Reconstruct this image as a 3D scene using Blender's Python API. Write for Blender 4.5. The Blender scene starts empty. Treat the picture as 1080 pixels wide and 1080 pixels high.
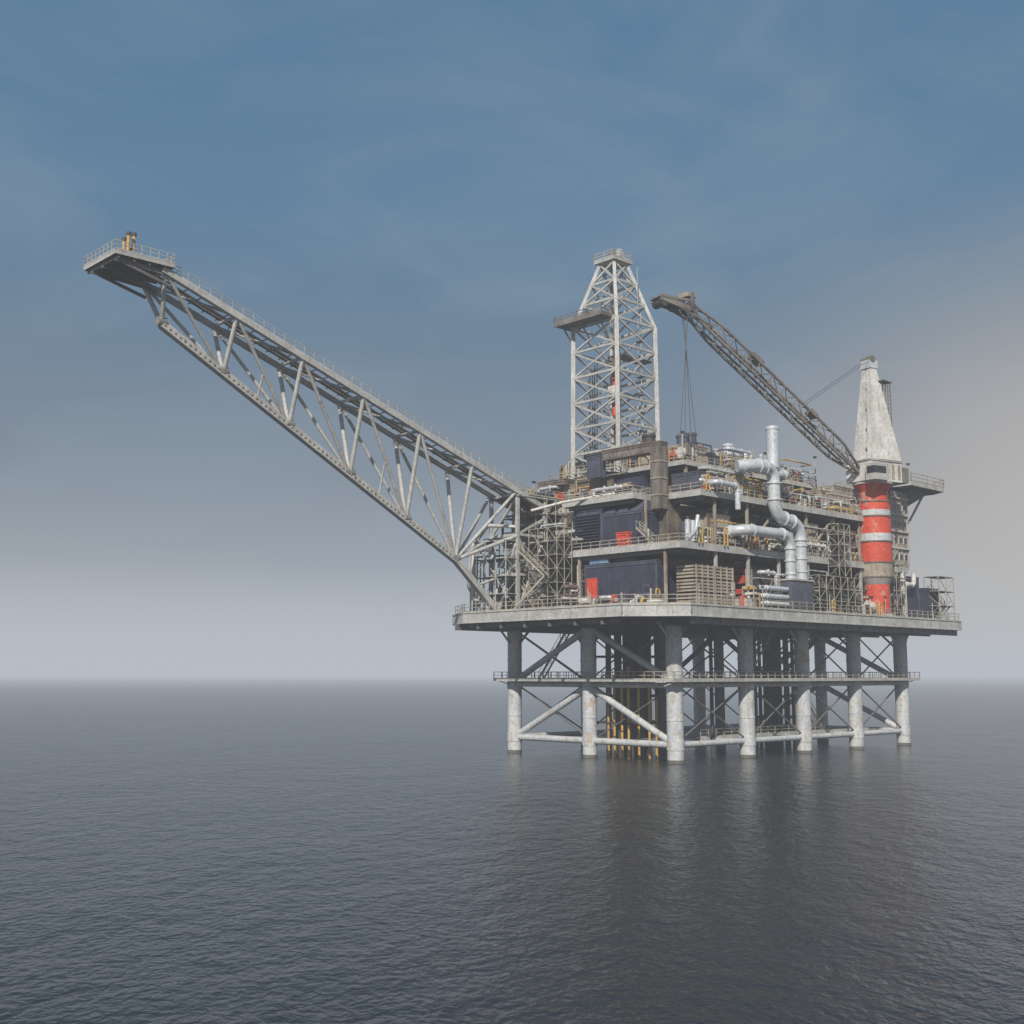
import bpy, math, random
from mathutils import Vector, Matrix
sc = bpy.context.scene
V = Vector

# ------------------------------------------------------------------ materials
def new_mat(name):
    m = bpy.data.materials.new(name); m.use_nodes = True
    nt = m.node_tree
    for n in list(nt.nodes): nt.nodes.remove(n)
    return m, nt, nt.nodes, nt.links

def ramp(N, p0, c0, p1, c1):
    r = N.new('ShaderNodeValToRGB')
    r.color_ramp.elements[0].position = p0; r.color_ramp.elements[0].color = c0
    r.color_ramp.elements[1].position = p1; r.color_ramp.elements[1].color = c1
    return r

def c4(c): return (c[0], c[1], c[2], 1)
def weathered(name, base, alt, rust=(0.13,0.055,0.025), rust_lo=0.58, rust_hi=0.72, rough=0.6, metal=0.0, chip=None):
    m, nt, N, L = new_mat(name)
    out = N.new('ShaderNodeOutputMaterial'); b = N.new('ShaderNodeBsdfPrincipled')
    L.new(b.outputs[0], out.inputs[0])
    tc = N.new('ShaderNodeTexCoord')
    n1 = N.new('ShaderNodeTexNoise'); n1.inputs['Scale'].default_value = 0.45; n1.inputs['Detail'].default_value = 4; n1.inputs['Roughness'].default_value = 0.6
    L.new(tc.outputs['Object'], n1.inputs['Vector'])
    r1 = ramp(N, 0.38, (0,0,0,1), 0.62, (1,1,1,1)); L.new(n1.outputs['Fac'], r1.inputs[0])
    mx = N.new('ShaderNodeMixRGB'); mx.inputs[1].default_value = c4(base); mx.inputs[2].default_value = c4(alt)
    L.new(r1.outputs[0], mx.inputs[0])
    mp = N.new('ShaderNodeMapping'); mp.inputs['Scale'].default_value = (1.5,1.5,0.16)
    L.new(tc.outputs['Object'], mp.inputs['Vector'])
    n2 = N.new('ShaderNodeTexNoise'); n2.inputs['Scale'].default_value = 1.0; n2.inputs['Detail'].default_value = 4; n2.inputs['Roughness'].default_value = 0.66
    L.new(mp.outputs[0], n2.inputs['Vector'])
    r2 = ramp(N, rust_lo, (0,0,0,1), rust_hi, (0.8,0.8,0.8,1)); L.new(n2.outputs['Fac'], r2.inputs[0])
    mx2 = N.new('ShaderNodeMixRGB'); mx2.inputs[2].default_value = c4(rust)
    L.new(r2.outputs[0], mx2.inputs[0]); L.new(mx.outputs[0], mx2.inputs[1])
    last = mx2
    if chip:
        n3 = N.new('ShaderNodeTexNoise'); n3.inputs['Scale'].default_value = 0.55; n3.inputs['Detail'].default_value = 5; n3.inputs['Roughness'].default_value = 0.66
        mp3 = N.new('ShaderNodeMapping'); mp3.inputs['Location'].default_value = (13,7,3); mp3.inputs['Scale'].default_value = (1,1,0.7)
        L.new(tc.outputs['Object'], mp3.inputs['Vector']); L.new(mp3.outputs[0], n3.inputs['Vector'])
        r3 = ramp(N, 0.585, (0,0,0,1), 0.62, (0.8,0.8,0.8,1)); L.new(n3.outputs['Fac'], r3.inputs[0])
        mx3 = N.new('ShaderNodeMixRGB'); mx3.inputs[2].default_value = c4(chip)
        L.new(r3.outputs[0], mx3.inputs[0]); L.new(last.outputs[0], mx3.inputs[1]); last = mx3
    n4 = N.new('ShaderNodeTexNoise'); n4.inputs['Scale'].default_value = 2.2; n4.inputs['Detail'].default_value = 2
    L.new(tc.outputs['Object'], n4.inputs['Vector'])
    r4 = ramp(N, 0.3, (0.80,0.78,0.76,1), 0.6, (1.03,1.03,1.03,1)); L.new(n4.outputs['Fac'], r4.inputs[0])
    ml = N.new('ShaderNodeMixRGB'); ml.blend_type = 'MULTIPLY'; ml.inputs[0].default_value = 1
    L.new(last.outputs[0], ml.inputs[1]); L.new(r4.outputs[0], ml.inputs[2])
    L.new(ml.outputs[0], b.inputs['Base Color'])
    b.inputs['Roughness'].default_value = rough; b.inputs['Metallic'].default_value = metal
    return m

M = {
 'pale':  weathered('weathered_pale_steel', (0.52,0.515,0.49), (0.41,0.405,0.385), rust=(0.26,0.17,0.11), rust_lo=0.56, rust_hi=0.78),
 'leg':   weathered('leg_paint', (0.60,0.61,0.60), (0.50,0.53,0.57), rust=(0.36,0.25,0.15), rust_lo=0.55, rust_hi=0.78, chip=(0.45,0.38,0.28)),
 'deck':  weathered('deck_plate', (0.42,0.41,0.39), (0.33,0.32,0.30), rust=(0.18,0.12,0.08)),
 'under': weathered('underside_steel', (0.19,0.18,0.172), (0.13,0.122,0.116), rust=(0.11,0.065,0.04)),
 'navy':  weathered('navy_paint', (0.052,0.056,0.095), (0.038,0.040,0.064), rust=(0.10,0.06,0.045), rust_lo=0.6, rust_hi=0.8, rough=0.5),
 'navy2': weathered('slate_paint', (0.105,0.11,0.155), (0.072,0.075,0.102), rust=(0.12,0.07,0.045), rust_lo=0.6, rust_hi=0.8, rough=0.5),
 'brown': weathered('rusty_cladding', (0.21,0.175,0.145), (0.115,0.097,0.082), rust=(0.14,0.07,0.038), rust_lo=0.5, rust_hi=0.68),
 'tan':   weathered('tan_paint', (0.43,0.38,0.31), (0.32,0.28,0.225), rust=(0.21,0.11,0.06), rust_lo=0.52, rust_hi=0.7),
 'dark':  weathered('dark_steel', (0.048,0.046,0.046), (0.075,0.067,0.06), rust=(0.09,0.047,0.028), rust_lo=0.55, rust_hi=0.75),
 'grat':  weathered('walkway_grating', (0.11,0.105,0.097), (0.075,0.072,0.068)),
 'silver':weathered('galvanised_pipe', (0.68,0.71,0.74), (0.56,0.59,0.62), rust=(0.38,0.33,0.28), rust_lo=0.62, rust_hi=0.85, rough=0.40, metal=0.2),
 'white': weathered('white_paint', (0.74,0.72,0.68), (0.60,0.58,0.54), rust=(0.35,0.25,0.16), rust_lo=0.53, rust_hi=0.74),
 'red':   weathered('red_paint', (0.58,0.075,0.04), (0.46,0.06,0.035), rust=(0.20,0.05,0.03), rust_lo=0.58, rust_hi=0.75),
 'redw':  weathered('chipped_red_paint', (0.68,0.085,0.042), (0.58,0.07,0.035), rust=(0.30,0.09,0.05), chip=(0.46,0.36,0.28), rust_lo=0.6, rust_hi=0.8),
 'yellow':weathered('yellow_paint', (0.64,0.40,0.09), (0.50,0.31,0.07), rust=(0.24,0.12,0.05)),
 'rail':  weathered('railing_paint', (0.47,0.42,0.335), (0.36,0.335,0.285), rust=(0.25,0.16,0.09)),
 'growth':weathered('marine_growth', (0.12,0.12,0.10), (0.18,0.17,0.14), rough=0.8),
 'boom':  weathered('crane_boom_steel', (0.25,0.23,0.208), (0.15,0.138,0.126), rust=(0.17,0.10,0.06), rust_lo=0.5, rust_hi=0.7),
 'glass': weathered('dirty_window', (0.02,0.025,0.03), (0.03,0.035,0.04), rough=0.15, rust_lo=0.7, rust_hi=0.95),
 'blue':  weathered('blue_tarpaulin', (0.10,0.22,0.42), (0.3,0.38,0.48), rust_lo=0.6, rust_hi=0.9),
}

# ------------------------------------------------------------------ geometry helper
class G:
    def __init__(s, name, parent=None):
        s.name=name; s.parent=parent; s.v=[]; s.f=[]; s.mi=[]; s.sm=[]; s.slots=[]
    def add(s, vs, fs, mat, smooth=False):
        o=len(s.v); s.v.extend([tuple(p) for p in vs])
        if mat not in s.slots: s.slots.append(mat)
        k=s.slots.index(mat)
        for f in fs:
            s.f.append(tuple(i+o for i in f)); s.mi.append(k); s.sm.append(smooth)
    def box(s,x0,x1,y0,y1,z0,z1,mat):
        if x0>x1:x0,x1=x1,x0
        if y0>y1:y0,y1=y1,y0
        if z0>z1:z0,z1=z1,z0
        vs=[(x0,y0,z0),(x1,y0,z0),(x1,y1,z0),(x0,y1,z0),(x0,y0,z1),(x1,y0,z1),(x1,y1,z1),(x0,y1,z1)]
        s.add(vs,[(0,3,2,1),(4,5,6,7),(0,1,5,4),(1,2,6,5),(2,3,7,6),(3,0,4,7)],mat)
    def hexa(s,b,t,mat):
        s.add(list(b)+list(t),[(0,3,2,1),(4,5,6,7),(0,1,5,4),(1,2,6,5),(2,3,7,6),(3,0,4,7)],mat)
    def prism(s,poly,z0,z1,mat,mtop=None,mbot=None):
        n=len(poly)
        s.add([(p[0],p[1],z0) for p in poly]+[(p[0],p[1],z1) for p in poly],
              [(i,(i+1)%n,(i+1)%n+n,i+n) for i in range(n)],mat)
        s.add([(p[0],p[1],z1) for p in poly],[tuple(range(n))],mtop or mat)
        s.add([(p[0],p[1],z0) for p in poly],[tuple(reversed(range(n)))],mbot or mat)
    def beam(s,p,q,w,h,mat):
        p=V(p);q=V(q);d=q-p
        if d.length<1e-4:return
        d.normalize(); side=d.cross(V((0,0,1)))
        if side.length<1e-3: side=V((1,0,0))
        side.normalize(); up=side.cross(d)
        a=side*w/2;b=up*h/2
        s.hexa([p-a-b,p+a-b,p+a+b,p-a+b],[q-a-b,q+a-b,q+a+b,q-a+b],mat)
    def tube(s,p,q,r,mat,n=8,r2=None,cap=True):
        p=V(p);q=V(q);d=q-p
        if d.length<1e-4:return
        d.normalize(); u=d.cross(V((0,0,1)))
        if u.length<1e-3:u=V((1,0,0))
        u.normalize();w=u.cross(d)
        if r2 is None:r2=r
        vs=[]
        for i in range(n):
            a=2*math.pi*i/n;k=u*math.cos(a)+w*math.sin(a)
            vs.append(p+k*r)
        for i in range(n):
            a=2*math.pi*i/n;k=u*math.cos(a)+w*math.sin(a)
            vs.append(q+k*r2)
        s.add(vs,[(i,(i+1)%n,(i+1)%n+n,i+n) for i in range(n)],mat,True)
        if cap:
            s.add(vs[:n],[tuple(reversed(range(n)))],mat); s.add(vs[n:],[tuple(range(n))],mat)
    def pipe(s,pts,r,mat,n=10,bend=None,flanges=True):
        pts=[V(p) for p in pts]; bend=bend or r*1.8
        path=[pts[0]]
        for i in range(1,len(pts)-1):
            a,b,c=pts[i-1],pts[i],pts[i+1]
            d1=(a-b);d2=(c-b);k=min(bend,d1.length*0.49,d2.length*0.49)
            p1=b+d1.normalized()*k;p2=b+d2.normalized()*k
            for j in range(7):
                t=j/6; path.append(p1*(1-t)**2+b*2*t*(1-t)+p2*t*t)
            if flanges:
                for e,dd in ((p1,d1),(p2,d2)):
                    dn=dd.normalized(); s.tube(e,e+dn*r*0.3,r*1.22,mat,n)
        path.append(pts[-1])
        rings=[];prev=None
        for i,p in enumerate(path):
            if i==0:t=path[1]-p
            elif i==len(path)-1:t=p-path[i-1]
            else:t=path[i+1]-path[i-1]
            if t.length<1e-6:t=V((0,0,1))
            t.normalize()
            if prev is None:
                u=t.cross(V((0,0,1)))
                if u.length<1e-3:u=V((1,0,0))
            else: u=prev-t*prev.dot(t)
            u.normalize();prev=u;w=t.cross(u)
            rings.append([p+(u*math.cos(2*math.pi*k/n)+w*math.sin(2*math.pi*k/n))*r for k in range(n)])
        vs=[x for rr in rings for x in rr];fs=[]
        for i in range(len(rings)-1):
            for k in range(n):
                fs.append((i*n+k,i*n+(k+1)%n,(i+1)*n+(k+1)%n,(i+1)*n+k))
        s.add(vs,fs,mat,True)
        s.add(rings[0],[tuple(range(n))],mat);s.add(rings[-1],[tuple(range(n))],mat)
    def rail(s,pts,mat='rail',h=1.15,sp=1.9,w=0.09,loop=False,kick=True):
        pts=[V(p) for p in pts]
        if loop: pts=pts+[pts[0]]
        for a,b in zip(pts[:-1],pts[1:]):
            L=(b-a).length;n=max(1,round(L/sp))
            for i in range(n+1):
                p=a.lerp(b,i/n); s.beam(p,p+V((0,0,h)),w,w,mat)
            for k in (1.0,0.55): s.beam(a+V((0,0,h*k)),b+V((0,0,h*k)),w,w,mat)
            if kick: s.beam(a+V((0,0,0.1)),b+V((0,0,0.1)),0.04,0.2,mat)
    def stairs(s,p,q,width,mat='rail'):
        p=V(p);q=V(q);d=V((q.x-p.x,q.y-p.y,0)).normalized();n=V((-d.y,d.x,0))*width/2
        for sg in (-1,1):
            s.beam(p+n*sg,q+n*sg,0.1,0.28,mat)
            s.beam(p+n*sg+V((0,0,1.05)),q+n*sg+V((0,0,1.05)),0.07,0.07,mat)
            for i in range(5):
                e=(p+n*sg).lerp(q+n*sg,i/4); s.beam(e,e+V((0,0,1.05)),0.06,0.06,mat)
        k=int(abs(q.z-p.z)/0.3)
        for i in range(k):
            c=p.lerp(q,(i+0.5)/k); s.beam(c-n*0.95,c+n*0.95,0.26,0.05,'grat')
    def scaffold(s,x0,x1,y0,y1,z0,z1,mat='rail',lift=2.0,bay=2.2,plank=True,w=0.1):
        nx=max(1,round((x1-x0)/bay));ny=max(1,round((y1-y0)/bay));nz=max(1,round((z1-z0)/lift))
        X=[x0+(x1-x0)*i/nx for i in range(nx+1)];Y=[y0+(y1-y0)*i/ny for i in range(ny+1)];Z=[z0+(z1-z0)*i/nz for i in range(nz+1)]
        for x in X:
            for y in Y: s.beam((x,y,z0),(x,y,z1),w,w,mat)
        for z in Z[1:]:
            for x in X: s.beam((x,y0,z),(x,y1,z),w*.8,w*.8,mat)
            for y in Y: s.beam((x0,y,z),(x1,y,z),w*.8,w*.8,mat)
            if plank: s.box(x0,x1,y0,y1,z-0.12,z-0.06,'grat')
        for i in range(nz):
            for j in range(nx):
                a,b=(X[j],X[j+1]) if (i+j)%2 else (X[j+1],X[j])
                s.beam((a,y0,Z[i]),(b,y0,Z[i+1]),w*.7,w*.7,mat)
            for j in range(ny):
                a,b=(Y[j],Y[j+1]) if (i+j)%2 else (Y[j+1],Y[j])
                s.beam((x0,a,Z[i]),(x0,b,Z[i+1]),w*.7,w*.7,mat)
    def module(s,x0,x1,y0,y1,z0,z1,mat,rib=0.9,trim=None,louv=None,roof=True):
        s.box(x0,x1,y0,y1,z0,z1,mat); e=0.07; trim=trim or mat
        n=max(2,int((x1-x0)/rib))
        for i in range(n):
            a=x0+(x1-x0)*(i+0.5)/n
            s.box(a-rib*.2,a+rib*.2,y0-e,y0+.01,z0+.35,z1-.35,mat)
        n=max(2,int((y1-y0)/rib))
        for i in range(n):
            a=y0+(y1-y0)*(i+0.5)/n
            s.box(x0-e,x0+.01,a-rib*.2,a+rib*.2,z0+.35,z1-.35,mat)
        for (x,y) in ((x0,y0),(x1,y0),(x0,y1)):
            s.box(x-.13,x+.13,y-.13,y+.13,z0,z1+.03,trim)
        for z in (z0+.15,z1-.15):
            s.box(x0-.12,x1+.12,y0-.12,y0+.02,z-.14,z+.14,trim)
            s.box(x0-.121,x0+.02,y0-.11,y1+.12,z-.139,z+.139,trim)
        if roof:
            s.box(x0-.2,x1+.2,y0-.2,y1+.2,z1+.02,z1+.2,trim)
    def build(s):
        me=bpy.data.meshes.new(s.name); me.from_pydata(s.v,[],s.f)
        for m in s.slots: me.materials.append(M[m])
        me.polygons.foreach_set('material_index',s.mi); me.polygons.foreach_set('use_smooth',s.sm)
        me.update(); o=bpy.data.objects.new(s.name,me); sc.collection.objects.link(o)
        if s.parent: o.parent=s.parent
        return o

def root(name):
    e=bpy.data.objects.new(name,None); sc.collection.objects.link(e)
    e.location=(23.2,173.7,0); e.rotation_euler=(0,0,math.radians(43.6)); e.empty_display_size=5
    return e

# ================================================================== PLATFORM
rig=root('offshore_oil_platform')
SX=[0,17.3,32.7,48.5,64.4]
ZD0,ZD1=20.3,22.0
j=G('jacket_legs',rig)
def leg(x,y,r,mat='leg'):
    j.tube((x,y,-6),(x,y,.45),r*1.02,'growth',24)
    j.tube((x,y,.45),(x,y,ZD0-.02),r,mat,24)
    for z in (2.5,11.0,18.9):
        j.tube((x,y,z-.7),(x,y,z+.7),r*1.07,mat,24)
    for z in (6.0,14.8): j.tube((x,y,z-.12),(x,y,z+.12),r*1.05,mat,24)
for x in SX:
    leg(x,0,1.2); leg(x,33,1.15)
leg(0,16.5,1.1); leg(64.4,16.5,1.05)
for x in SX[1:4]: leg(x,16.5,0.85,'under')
j.build()
b=G('jacket_bracing',rig)
for x in (0,64.4):
    for (za,zb) in ((11.3,19.6),(2.5,10.6)):
        b.tube((x,33,za),(x,16.5,zb),.5,'leg',12); b.tube((x,16.5,zb),(x,0,za),.5,'leg',12)
    for z in (2.5,11.0):
        b.tube((x,0,z),(x,33,z),.5,'leg',12)
for (ya,yb) in ((0,16.5),(16.5,33)):
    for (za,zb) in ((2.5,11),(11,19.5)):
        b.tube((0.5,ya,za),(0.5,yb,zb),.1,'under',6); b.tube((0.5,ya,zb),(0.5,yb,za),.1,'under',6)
for y in (0,33):
    for i in range(4):
        a,c=SX[i],SX[i+1]
        for (za,zb) in ((2.5,11),(11,19.5)):
            r=.13
            b.tube((a,y+.2,za),(c,y+.2,zb),r,'under',6); b.tube((a,y-.2,zb),(c,y-.2,za),r,'under',6)
for y in (0,33,16.5):
    for z in (2.5,11.0): b.tube((0,y,z),(64.4,y,z),.45 if y!=16.5 else .3,'leg',12)
for i in range(5):
    for z in (2.5,11.0): b.tube((SX[i],0,z-.05),(SX[i],33,z-.05),.36,'leg',10)
for i in range(4):
    a,c=SX[i],SX[i+1]
    b.beam((a,0,2.3),(c,16.5,2.3),.8,.35,'leg'); b.beam((a,33,2.32),(c,16.5,2.32),.8,.35,'leg')
    b.beam((c,0,2.7),(a,16.5,2.7),.5,.3,'leg')
    b.beam((c,0,11),(a,16.5,11),.4,.3,'under'); b.beam((a,33,11.02),(c,16.5,11.02),.4,.3,'under')
for x in SX:
    for y in (0,33):
        for dx in (-4,4):
            b.tube((x,y,16.4),(x+dx*.9,y,ZD0-.3),.18,'leg',8)
        b.tube((x,y,16.4),(x,y+(4 if y<1 else -4),ZD0-.3),.2,'under',8)
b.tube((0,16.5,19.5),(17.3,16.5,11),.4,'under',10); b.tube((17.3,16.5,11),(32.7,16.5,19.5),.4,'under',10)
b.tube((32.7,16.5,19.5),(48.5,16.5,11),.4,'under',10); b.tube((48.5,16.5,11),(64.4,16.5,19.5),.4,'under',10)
b.build()
w=G('jacket_walkway',rig)
x0,x1,y0,y1=-2.6,67,-2.2,35.2; ww=1.5
for (a,c,d,e) in ((x0,x1,y0,y0+ww),(x0,x1,y1-ww,y1)):
    w.box(a,c,d,e,11.55,11.7,'grat'); w.box(a,c,d-.05,d+.1,11.4,11.82,'pale')
for (a,c) in ((x0,x0+ww),(x1-ww,x1)):
    w.box(a,c,y0+ww,y1-ww,11.551,11.701,'grat'); w.box(a-.05,a+.1,y0+.12,y1,11.401,11.821,'pale')
w.rail([(x0,y0,11.7),(x1,y0,11.7),(x1,y1,11.7),(x0,y1,11.7)],loop=True)
w.rail([(x0+ww,y0+ww,11.7),(x1-ww,y0+ww,11.7),(x1-ww,y1-ww,11.7),(x0+ww,y1-ww,11.7)],loop=True,w=.07)
for x in [x0+.3+k*3.2 for k in range(22)]:
    w.beam((x,y0,11.45),(x,0,10.8),.12,.14,'pale')
for y in [y0+1+k*3.2 for k in range(12)]:
    w.beam((x0,y,11.45),(0,y,10.8),.12,.14,'pale')
w.stairs((20,2.2,11.7),(28,2.2,20.2),1.2); w.stairs((44,4,2.8),(36,4,11.6),1.2)
w.stairs((3,30,11.7),(10,30,20.2),1.2)
w.box(10,58,3.2,4.6,2.95,3.1,'grat'); w.box(10,58,3.15,3.3,2.7,3.2,'pale'); w.rail([(10,3.25,3.1),(43,3.25,3.1)],w=.08)
w.build()
c=G('well_conductors',rig)
for i in range(4):
    for k in range(3):
        c.tube((4+i*2.0,11.5+k*2.4,-4),(4+i*2.0,11.5+k*2.4,ZD0),.36,'dark',10)
for i,(x,y) in enumerate(((2.3,12),(2.4,13.6),(2.2,10.6),(3.1,9.4),(4.6,8.6),(6.0,8.4),(2.6,15.0))):
    c.tube((x,y,-3),(x,y,(13.2,12.4,13.6,11.0,13,9.0,12.8)[i]),.2,'yellow',8)
    c.tube((x,y,5),(x,y,5.3),.34,'dark',8)
for z in (5,9,15): c.box(2.6,11,10,17.4,z,z+.35,'dark')
for i in range(4):
    for k in range(3):
        c.tube((39+i*2.3,9+k*2.6,-4),(39+i*2.3,9+k*2.6,ZD0),.3,'dark',8)
for z in (5,8.5,12.5,16): c.box(38.5,46.5,8.5,14.7,z,z+.35,'dark')
for x,y,r,m in ((24,28,.5,'dark'),(27,28,.35,'pale'),(55,25,.5,'dark'),(14,25,.4,'pale'),(12.6,3,.3,'dark'),(26,6,.3,'pale'),(57,5,.3,'pale')):
    c.tube((x,y,-4),(x,y,ZD0),r,m,10)
c.build()

poly=[(-6,-8),(72,-8),(72,38),(-9,38),(-12.3,32),(-12.3,-1)]
d=G('main_deck',rig)
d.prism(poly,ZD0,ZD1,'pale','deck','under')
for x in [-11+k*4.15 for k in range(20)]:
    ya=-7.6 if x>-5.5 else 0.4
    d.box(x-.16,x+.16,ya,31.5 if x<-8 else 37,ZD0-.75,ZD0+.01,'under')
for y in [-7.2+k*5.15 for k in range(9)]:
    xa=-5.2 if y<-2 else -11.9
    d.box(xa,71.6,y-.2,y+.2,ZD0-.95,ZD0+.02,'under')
def fascia(a,bb,z0,z1,sp=4.2,mat='pale'):
    a=V(a);bb=V(bb);L=(bb-a).length;n=int(L/sp);dd=(bb-a).normalized();nr=V((dd.y,-dd.x))
    for i in range(n+1):
        p=a+dd*(L*i/n)
        d.beam((p.x,p.y,z0+.12),(p.x,p.y,z1-.12),.12,.12,mat)
    for z in (z0+.08,z1-.08):
        d.beam((a.x+nr.x*.03,a.y+nr.y*.03,z),(bb.x+nr.x*.03,bb.y+nr.y*.03,z),.2,.16,mat)
for i in range(len(poly)):
    fascia(poly[i],poly[(i+1)%len(poly)],ZD0,ZD1)
d.rail([(p[0]+(.25 if p[0]<0 else -.25),p[1]+(.25 if p[1]<10 else -.25),ZD1) for p in poly],loop=True,h=1.3,w=.08)
d.build()

u=G('upper_decks',rig)
def slab(poly,z0,z1,rail=True,girders=True):
    u.prism(poly,z0,z1,'pale','deck','under')
    xs=[p[0] for p in poly];ys=[p[1] for p in poly]
    if girders:
        x=min(xs)+1
        while x<max(xs)-.5:
            u.box(x-.12,x+.12,min(ys)+.6,max(ys)-.6,z0-.55,z0+.01,'under'); x+=3.1
    if rail: u.rail([(p[0]+(.15 if p[0]<20 else -.15),p[1]+(.15 if p[1]<15 else -.15),z1) for p in poly],loop=True)
D2=(30.1,31.0); D3=(38.0,38.8); D4=(44.2,44.8)
slab([(-4,-4.6),(60,-4.6),(60,22),(-4,22)],*D2)
slab([(2,22.3),(60,22.3),(60,35),(-2,35)],D2[0]-.3,D2[1]-.3)
slab([(1,-4.8),(46,-4.8),(46,-1),(60,-1),(60,34),(1,34)],*D3)
slab([(-3.2,4.5),(.9,4.5),(.9,19),(-3.2,19)],D3[0]+.1,D3[1]+.1)
slab([(7,3),(44,3),(44,32),(7,32)],*D4)
def col(x,y,z0,z1,w=.5,mat='pale'): u.beam((x,y,z0),(x,y,z1),w,w,mat)
for x in (5,13,21,29,37,45,53,59.5):
    col(x,-4,22,30.1,.4); 
    if x>0: col(x,-4 if x<46 else -.5,31,38,.36,'tan')
for y in (-1.5,15.2,21.5): col(-3.4,y,22,30.1,.36,'tan')
for y in (27,33): col(2.6,y,22,29.8); col(2.6,y,31,38)
for y in (2.4,18.5): col(-2.9,y,31,38.1,.28,'tan')
for x in (8,16,24,32,40): col(x,3.5,38.8,44.2,.4,'tan')
for a,cc in ((21,29),(37,45)):
    u.beam((a,-3.9,22.2),(cc,-3.9,30),.3,.3,'brown')
for a,cc in ((13,21),(29,37)):
    u.beam((a,-3.9,31.2),(cc,-3.9,37.8),.28,.28,'tan')
u.build()

m=G('process_modules',rig)
m.module(0,62,1.5,33,22,30,'brown',rib=1.7,roof=False)
m.module(1,57,1.5,32,31,37.9,'brown',rib=1.5,roof=False)
m.module(10,43,5,31,38.8,44.1,'brown',rib=1.3,roof=False)
m.module(-3.0,3,0.5,14.3,22.05,28.6,'navy',rib=1.1,trim='navy2')
m.box(-3.2,-3.05,11.8,14.0,22.6,26.8,'red'); m.box(-3.24,-3.19,11.95,12.75,23.0,26.4,'redw'); m.box(-3.24,-3.19,13.0,13.8,23.0,26.4,'redw')
m.box(-3.25,-3.05,1.5,2.9,22.4,25.4,'navy2'); m.box(-3.27,-3.24,1.7,2.7,24.2,25.0,'glass')
m.box(-3.1,-2.4,9.8,13.4,28.9,29.7,'blue'); m.box(-2.4,1,5,9,28.8,29.9,'dark')
m.module(-2.6,2,3.2,11.2,31.05,36.2,'navy',rib=1.2,trim='navy2')
m.module(-2.2,2.4,11.6,17.2,31.05,37.4,'navy2',rib=1.2,trim='navy')
for k in range(11):
    z=31.8+k*.46
    m.hexa([(-2.75,11.9,z),(-2.75,16.9,z),(-2.3,16.9,z+.16),(-2.3,11.9,z+.16)],[(-2.75,11.9,z+.07),(-2.75,16.9,z+.07),(-2.3,16.9,z+.3),(-2.3,11.9,z+.3)],'navy')
for y in (4.0,6.6,9.2):
    m.hexa([(-2.4,y,36.4),(1.6,y,36.4),(1.6,y+2,36.4),(-2.4,y+2,36.4)],[(-.6,y+.3,38.0),(1.4,y+.3,38.0),(1.4,y+1.7,38.0),(-.6,y+1.7,38.0)],'navy2')
m.module(-3.5,-1.4,5.4,7.4,31.05,33.0,'redw',rib=.6)
m.module(-.7,.9,2.2,12.6,45.0,46.4,'boom',rib=1.0,trim='brown')
m.module(-.75,.85,1.4,3.0,36.5,46.35,'boom',rib=.6,trim='brown')
for z in (38.5,41,43.5): m.box(-.9,1.0,1.25,3.15,z,z+.2,'tan')
m.module(-.5,.6,13.5,16,42.6,45.8,'navy2',rib=.7)
for i,(a,cc) in enumerate(((-.4,3.6),(3.9,8.2))):
    for k in range(3):
        z=22.05+k*2.0
        m.box(a+.1,cc-.1,-4.4,-1,z+.1,z+1.8,'brown')
        for q in range(4): m.box(a,cc,-4.6,-4.38,z+.1+q*.48,z+.38+q*.48,'tan')
        for q in range(4):
            xx=a+(cc-a)*q/3; m.box(xx-.12,xx+.12,-4.72,-4.58,z,z+1.9,'tan')
        for q in range(4): m.box(a-.2,a-.02,-4.4,-1.2,z+.1+q*.48,z+.38+q*.48,'tan')
def mod(*a,**k): m.module(*a,**k)
mod(9,14,4,9,44.85,47.6,'tan',rib=.9); mod(14.5,17.5,3.8,8,44.85,46.6,'navy2')
mod(19,26,3.6,9,44.85,47.2,'tan',rib=.8,trim='pale'); mod(29,34,5,10,44.85,46.8,'brown')
mod(36,42,5,11,44.85,47.0,'tan'); mod(8,11,24,30,44.85,47.3,'tan'); mod(3,8,22,30,38.85,42.6,'tan',rib=.9)
mod(2,6.5,13,21,38.85,43.5,'brown',rib=.9); mod(2.2,6,7,12.2,38.85,42.8,'navy',rib=.9)
mod(1.6,5,23,29,42.8,43.6,'brown',rib=.8); m.box(1.5,1.58,23.4,25,39.5,41.5,'red')
mod(2.0,8,-3.4,1.2,38.85,41.6,'navy2',rib=.9); mod(8.6,14,-3.6,1.2,38.85,42.6,'tan',rib=1.0,trim='pale')
mod(20.6,27,-3,1.5,38.85,42.0,'brown',rib=1.0); mod(28,34,-3.6,1.2,38.85,41.0,'navy',rib=1.0); mod(35,44,-3,2,38.85,42.4,'tan',rib=1.2)
mod(47,59,2,12,38.85,43.0,'brown',rib=1.2); mod(49,56,3,10,43.3,45.4,'tan')
mod(4.5,9.5,-3.2,1.4,31.05,35.6,'tan',rib=.9,trim='brown'); mod(10,14,-3.6,1.4,31.05,34.2,'brown',rib=.8)
mod(26.5,33,-3.4,1.4,31.05,36.4,'tan',rib=1.0); mod(34,38.5,-2.8,1.4,31.05,35.0,'navy',rib=1.0); mod(39.5,44.5,-3.4,1.4,31.05,36.2,'brown')
mod(14.5,20,-3.0,1.4,22.05,28.4,'dark',rib=1.2); mod(28.5,33,-3.3,1.4,22.05,27.0,'tan'); mod(34,40,-2.6,1.4,22.05,28.8,'brown',rib=1.0)
mod(54,63.5,-4.5,8,22.05,29.4,'navy',rib=1.2,trim='navy2'); mod(55.5,63,-3.2,10,31.05,44.6,'tan',rib=1.4,trim='pale')
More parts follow.
